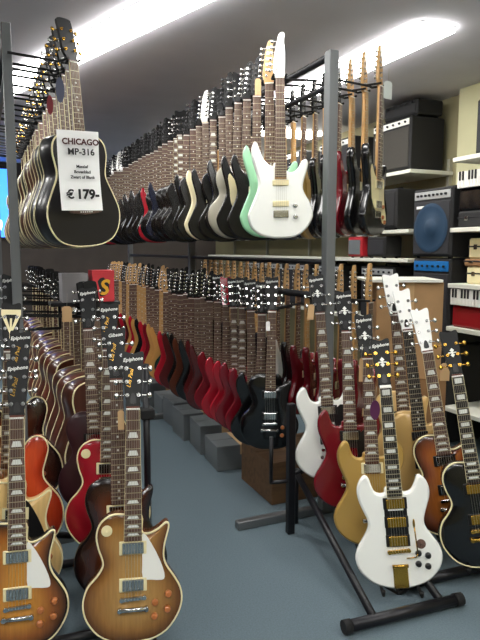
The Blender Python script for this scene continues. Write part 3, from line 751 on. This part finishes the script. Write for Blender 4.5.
# small card tags and oval tags hung on necks
def hang_tag(px, py, d, wd, ht, m, label, face=-15, oval=False, roll=0):
    t = thing('hang_tag', label, 'tag', T(*Wp(px, py, d)) @ RZ(face) @ RY(roll))
    if oval: b = plate([(wd/2*math.cos(a*math.pi/4), ht/2*math.sin(a*math.pi/4)) for a in range(8)], -.002, .002, 3)
    else: b = plate([(-wd/2, -ht/2), (-wd/2, -ht/2), (wd/2, -ht/2), (wd/2, -ht/2), (wd/2, ht*.4), (wd*.25, ht/2), (-wd*.25, ht/2), (-wd/2, ht*.4)], -.001, .001, 1)
    obj('card', b, m, t)
    b = MB(); b.tube((0, 0, ht*.42), (.004, 0, ht/2+.06), .0008, n=4); obj('cord', b, M_string, t)
hang_tag(121, 420, 2.05, .022, .07, M_tag, 'tan card tag hanging between the necks on the left stand', -13)
hang_tag(67, 314, 2.85, .045, .075, M_tag, 'brown card tag hanging above the lower row of acoustic guitars', -10)
hang_tag(258, 87, 3.06, .03, .08, M_tag, 'tan card tag beside the neck of the mint green guitar', -20)
hang_tag(311, 312, 2.93, .03, .075, M_tag, 'cream card tag on the neck of the far white double-horned guitar', -20, roll=4)
hang_tag(361, 370, 2.5, .016, .1, M_tag, 'narrow tan card tag between the dark red and gold guitars', -20)
hang_tag(445, 372, 2.63, .04, .08, M_tag, 'tan card tag beside the neck of the brown sunburst guitar', -25)
hang_tag(268, 326, 3.06, .02, .05, M_paper, 'small white tag on a neck in the lower row of the middle rack', -20)
hang_tag(375, 410, 2.49, .042, .085, mat('tag_purple', '#5b2350', .4), 'purple oval tag on the neck of the gold guitar', -25, True)
hang_tag(60, 90, 2.62, .036, .105, mat('tag_slate', '#4b4f63', .4), 'slate blue oval tag under the headstock of the black acoustic guitar', -12, True)
hang_tag(50, 105, 2.78, .028, .085, mat('tag_red', '#7a1f28', .4), 'dark red oval tag beside the slate blue one on the left rack', -12, True)
hang_tag(388, 90, 3.06, .055, .085, mat('tag_clear', '#cfd6d2', .3), 'pale plastic tag hanging from the right rack hook under the ceiling light', 10)

# ------------------------------------------------------------------ goods on the floor under the racks
M_card = mat('cardboard', '#8f6a45', .85, noise=.1, nscale=8); M_cardt = mat('cardboard_light', '#b08b62', .85, noise=.08, nscale=8)
M_case = mat('grey_case', '#6a7073', .7); M_wood = mat('pine', '#5f452c', .7, noise=.3, nscale=5, stretch=(1, 8, 8))
def carton(x, y, z, wd, dp, ht, ang, m, label, name='cardboard_box', cat='box', tape=True):
    t = thing(name, label, cat, T(x, y, z) @ RZ(ang)); b = MB(); b.bevbox(-wd/2, wd/2, -dp/2, dp/2, 0, ht-.004, .003); obj('box_body', b, m, t)
    for s in (-1, 1):
        b = MB(); b.box(-wd/2, wd/2, s*.003 if s > 0 else -dp/2, dp/2 if s > 0 else -.003, ht-.004, ht); obj('flap', b, m, t)
    if tape:
        b = MB(); b.box(-.025, .025, -dp/2-.0006, -dp/2, ht*.6, ht); b.box(-.025, .025, -dp/2, dp/2, ht, ht+.0006); obj('tape', b, M_tag, t)
    return t
carton(1.73, 3.05, 0, .62, .42, .24, 0, M_wood, 'wooden crate on the floor behind the black lower guitar', 'wooden_crate', 'crate', False)
for k in range(9):
    carton(1.52+random.uniform(-.02, .02), 3.56+k*.34, 0, .36, .28, random.choice([.16, .2, .22]), random.uniform(-4, 4), M_case, 'grey box on the floor, %s from the crate under the middle rack' % ORD[k], 'storage_box')
# boxes on a small shelf of the left rack
bs = Wp(88, 301, 3.23)
SH = thing('rack_shelf', 'small dark shelf fixed to the left rack under the boxes', 'shelf', T(bs.x, bs.y, bs.z-.02))
b = MB(); b.bevbox(-.2, .16, -.07, .07, 0, .02, .003); obj('board', b, M_tube, SH)
b = MB(); b.path([(-.15, 0, 0), (-.15, 0, -.12), (-.33, .0, -.12)], .008, 6); obj('bracket', b, M_tube, SH)
def gift(px, y, x, wd, dp, ht, m, label, logo=None):
    t = thing('product_box', label, 'box', T(x, y, bs.z)); b = MB(); b.bevbox(-wd/2, wd/2, -dp/2, dp/2, 0, ht, .003); obj('carton', b, m, t)
    b = MB(); b.box(-wd/2-.001, wd/2+.001, -dp/2-.001, dp/2+.001, ht-.03, ht+.001); obj('lid', b, m, t)
    if logo:
        b = plate([(-.02, .02), (.02, .03), (.03, .08), (.0, .12), (-.03, .1), (-.02, .06)], -.001, .001); e = obj('printed_mark', b, M_ink, t, T(0, -dp/2-.001, .01))
        obj('lettering', text_mesh('S', .11, 'CENTER', .2, .003), mat('yellow_ink', '#d8a01e', .6), e, T(0, -.0015, .03))
    return t
gift(0, bs.y, bs.x-.075, .13, .14, .15, mat('grey_carton', '#8d8a8c', .6), 'grey product box on the small shelf of the left rack')
gift(0, bs.y-.02, bs.x+.07, .115, .12, .165, mat('red_carton', '#c23038', .5), 'red product box with a black and yellow mark on the left rack shelf', True)
# blue lit display far away on the back wall
t = thing('lit_display', 'blue glowing display panel on the back wall at the far left', 'display', T(.22, Y1-.03, 1.55))
b = MB(); b.bevbox(-.32, .32, -.03, .03, 0, 1.0, .006); obj('display_frame', b, M_tube, t)
b = MB(); b.box(-.29, .29, -.034, -.03, .03, .97); obj('screen', b, mat('blue_screen', '#2f6fe0', .4, emit=2.2), t)
b = plate([(-.08, .1), (0, .07), (.08, .12), (.1, .25), (0, .33), (-.07, .28), (.02, .2)], -.037, -.034); obj('screen_mark', b, mat('screen_white', '#e8f0ff', .4, emit=2.5), t)

# ------------------------------------------------------------------ shelves along the right wall with amplifiers
M_shelf = mat('white_shelf', '#dcdccf', .5); M_up = mat('shelf_upright', '#b5b3a2', .5, .3)
M_tolex = mat('black_tolex', '#161617', .7, bump=.3, nscale=150); M_grille = mat('dark_grille', '#26262a', .8, noise=.3, nscale=200)
M_greytolex = mat('grey_grille', '#38352f', .8, noise=.2, nscale=150); M_bluecone = mat('blue_speaker_cone', '#1d3850', .5)
M_panel = mat('control_panel', '#b9bcbc', .35, .4); M_bluep = mat('blue_panel', '#1f6fb4', .35); M_redp = mat('red_tolex', '#b3202a', .5)
def shelf_unit(label, xf, ya, yb, zs):
    t = thing('shelf_unit', label, 'shelf', T(xf, ya, 0)); D = X1-xf
    for z in zs:
        b = MB(); b.bevbox(0, D, 0, yb-ya, z-.03, z, .003); obj('shelf_board', b, M_shelf, t)
    n = max(2, int((yb-ya)/1.0)+1)
    for k in range(n):
        y = .03+(yb-ya-.06)*k/(n-1); b = MB(); b.box(D-.03, D, y-.015, y+.015, 0, max(zs)+.1); obj('upright', b, M_up, t)
    return t
shelf_unit('white wall shelves holding amplifiers behind the middle rack', 3.12, 3.86, 8.4, (2.03, 1.565, 1.33, .8, .2))
shelf_unit('white wall shelves with accordions and boxes at the right edge', 2.98, 1.9, 3.255, (2.02, 1.55, 1.17, .87, .3))
def amp(x, y, z, wd, ht, dp, label, panel='top', pm=None, gm=None, cone=None, box=None, nk=6, logo=False, ang=-90, handle=True):
    """combo amplifier: cabinet, grille, control panel with knobs, cone, handle, corners, feet"""
    pm = pm or M_panel; gm = gm or M_grille; box = box or M_tolex
    t = thing('amplifier', label, 'amplifier', T(x, y, z) @ RZ(ang)); p = .13*ht if panel else 0
    b = MB(); b.bevbox(-wd/2, wd/2, 0, dp, .012, ht, .012); obj('cabinet', b, box, t)
    b = MB(); b.bevbox(-wd/2+.02, wd/2-.02, -.006, .004, .03, ht-p-.03, .003); g = obj('grille', b, gm, t)
    if cone:
        r = min(wd, ht-p)*.43; n = 24; b = MB(); v = []
        for rr, yy in ((r, -.010), (r*.88, -.013), (r*.84, -.012), (r*.4, -.007), (r*.36, -.011), (0.001, -.014)):
            for k in range(n): v.append((rr*math.cos(2*math.pi*k/n), yy, (ht-p)/2+rr*math.sin(2*math.pi*k/n)))
        b.add(v, [(q*n+k, q*n+(k+1) % n, (q+1)*n+(k+1) % n, (q+1)*n+k) for q in range(5) for k in range(n)], True); obj('speaker_cone', b, cone, t)
    if panel:
        b = MB(); b.bevbox(-wd/2+.02, wd/2-.02, -.006, .004, ht-p-.012, ht-.02, .002); pn = obj('control_panel', b, pm, t)
        for k in range(nk):
            b = MB(); b.tube((0, -.006, 0), (0, -.018, 0), .010, .008, n=8); obj('knob', cached('ampknob', lambda: b.mesh('knob')), M_blackp, pn, T(-wd/2+.06+(wd-.12)*k/(nk-1), 0, ht-p/2-.016))
    if handle:
        b = MB(); b.path([(-.09, dp/2, ht-.004), (-.08, dp/2, ht+.02), (.08, dp/2, ht+.02), (.09, dp/2, ht-.004)], .008, 6); obj('handle', b, M_rubber, t)
    for sx in (-1, 1):
        for yy in (.03, dp-.03):
            b = MB(); b.disc((0, 0, 0), .012, .014, 8, 2); obj('foot', cached('ampfoot', lambda: b.mesh('foot')), M_rubber, t, T(sx*(wd/2-.04), yy, 0))
    if logo:
        b = MB(); b.box(-.05, .05, -.009, -.005, 0, .018); obj('badge', b, M_white, t, T(-wd/2+.1, 0, ht-p-.075))
    return t
AX = 3.02
amp(AX, 3.475, .0, .42, .72, .38, 'black speaker cabinet on the floor at the bottom of the amplifier stack', None, handle=False)
amp(AX, 3.475, .72, .40, .62, .38, 'black bass amplifier with blue control panel under the big one', 'top', M_bluep, M_grille, None, handle=False)
amp(AX-.01, 3.475, 1.34, .41, .50, .38, 'large black amplifier with a blue speaker cone at the top of the stack', 'top', M_panel, M_grille, M_bluecone, nk=8, logo=True)
amp(3.15, 4.16, 2.03, .5, .42, .34, 'dark grey speaker cabinet on the topmost shelf', 'top', M_white, M_greytolex, None, nk=6, logo=True, handle=False)
amp(3.19, 4.10, 2.45, .42, .13, .26, 'small black amplifier head lying on the dark grey cabinet', 'top', M_tolex, M_tolex, None, nk=5, handle=False)
amp(3.15, 5.0, 2.03, .6, .40, .34, 'black speaker cabinet with pale panel further along the topmost shelf', 'top', M_white, M_grille, None, handle=False)
amp(3.15, 6.0, 2.03, .6, .42, .34, 'far black speaker cabinet on the topmost shelf', 'top', M_white, M_grille, None, handle=False)
amp(3.10, 4.22, 1.565, .45, .33, .34, 'black sloped amplifier on the shelf left of the big stack', None, gm=M_tolex, handle=True)
for k, (yy, wd, ht, bm, lab) in enumerate(((4.95, .42, .36, None, 'black combo amplifier on the second shelf, second from the stack'), (5.6, .5, .38, None, 'black combo amplifier on the second shelf, third from the stack'), (6.3, .46, .36, None, 'black combo amplifier on the second shelf, fourth from the stack'))):
    amp(3.16, yy, 1.565, wd, ht, .32, lab, 'top', M_panel, box=bm)
amp(3.13, 4.62, 1.33, .22, .19, .16, 'small red practice amplifier with grey grille on the low shelf', None, gm=M_case, box=M_redp, handle=False)
amp(3.13, 4.30, 1.33, .26, .185, .18, 'small black practice amplifier right of the red one', None, handle=False)
for k in range(4):
    amp(3.15, 5.1+k*.6, .8, .48, .46, .32, 'black combo amplifier on the low shelf, %s beyond the red practice amplifier' % ORD[k], 'top')
amp(3.15, 4.3, .8, .48, .46, .32, 'black combo amplifier on the low shelf right beside the stack', 'top')
amp(3.08, 2.98, 2.02, .36, .37, .3, 'black speaker on the shelf at the top right edge', None, logo=True, handle=False)
def accordion(x, y, z, label, bm, ang):
    """piano accordion: two casings, pleated bellows, a keyboard of white and black keys, strap"""
    t = thing('accordion', label, 'accordion', T(x, y, z) @ RZ(ang))
    b = MB(); b.bevbox(-.2, .2, 0, .13, 0, .15, .015); obj('casing', b, bm, t)
    b = MB(); b.bevbox(-.2, .2, .24, .34, 0, .17, .015); obj('casing', b, bm, t)
    for k in range(8):
        b = MB(); b.bevbox(-.19, .19, 0, .012, .006, .155, .004); obj('bellows_fold', cached('fold', lambda: b.mesh('bellows_fold')), M_blackp, t, T(0, .131+k*.0136, 0))
    b = MB(); b.bevbox(-.2, .2, -.012, .03, .15, .165, .004); kb = obj('keyboard', b, bm, t)
    for k in range(14):
        b = MB(); b.bevbox(-.0125, .0125, -.02, .0, .0, .11, .003); obj('white_key', cached('wkey', lambda: b.mesh('white_key')), M_white, kb, T(-.182+.028*k, .0, .155))
        if k % 7 not in (2, 6) and k < 13:
            b = MB(); b.bevbox(-.007, .007, -.028, -.018, .05, .11, .002); obj('black_key', cached('bkey', lambda: b.mesh('black_key')), M_blackp, kb, T(-.168+.028*k, .0, .155))
    b = MB(); b.path([(-.15, .36, .14), (-.15, .4, .05), (.15, .4, .05), (.15, .36, .14)], .012, 6); obj('strap', b, M_rubber, t)
    return t
accordion(3.01, 3.04, .87, 'red accordion with upright white keys on the low right shelf', lacq('accordion_red', '#8e1a20'), -90)
accordion(3.03, 3.04, 1.66, 'black accordion with white keys under the top right shelf', L_black, -90)
# stand for the upper accordion: a padded case
def case(x, y, z, wd, dp, ht, m, label, name='carry_case', cat='case'):
    t = thing(name, label, cat, T(x, y, z) @ RZ(-90)); b = MB(); b.bevbox(-wd/2, wd/2, 0, dp, 0, ht, .012); obj('shell', b, m, t)
    b = MB(); b.bevbox(-wd/2-.002, wd/2+.002, -.002, dp+.002, ht*.55, ht*.55+.012, .003); obj('seam', b, M_tube, t)
    for s in (-1, 1): b = MB(); b.bevbox(s*wd*.3-.015, s*wd*.3+.015, -.006, 0, ht*.45, ht*.7, .002); obj('latch', b, M_chrome, t)
    return t
case(3.02, 3.02, 1.55, .42, .38, .11, M_tolex, 'black padded case under the black accordion')
case(3.06, 3.0, 1.17, .34, .3, .12, M_cream, 'cream case at the bottom of the stack on the middle right shelf')
case(3.05, 3.0, 1.29, .38, .3, .05, M_card, 'flat brown case in the middle of the stack on the middle right shelf')
case(3.07, 3.0, 1.34, .34, .3, .14, M_cream, 'cream case on top of the stack on the middle right shelf')
# stacked cartons with a white board, between rack and shelves
cb = Wp(404, 278, 3.75)
carton(cb.x, cb.y, 0, .46, .36, .62, -25, M_card, 'brown cardboard box on the floor behind the right stand')
carton(cb.x, cb.y, .62, .40, .32, cb.z-.62-.02, -25, M_cardt, 'light cardboard box stacked behind the right-hand headstocks')
bd_ = thing('white_board', 'white board lying on the stacked cardboard boxes', 'board', T(cb.x, cb.y, cb.z-.018) @ RZ(-25))
b = MB(); b.bevbox(-.26, .18, -.2, .2, 0, .018, .004); obj('panel', b, M_shelf, bd_)
b = MB(); b.bevbox(-.262, .182, -.203, -.2, .001, .017, .001); obj('edge_strip', b, M_white, bd_)
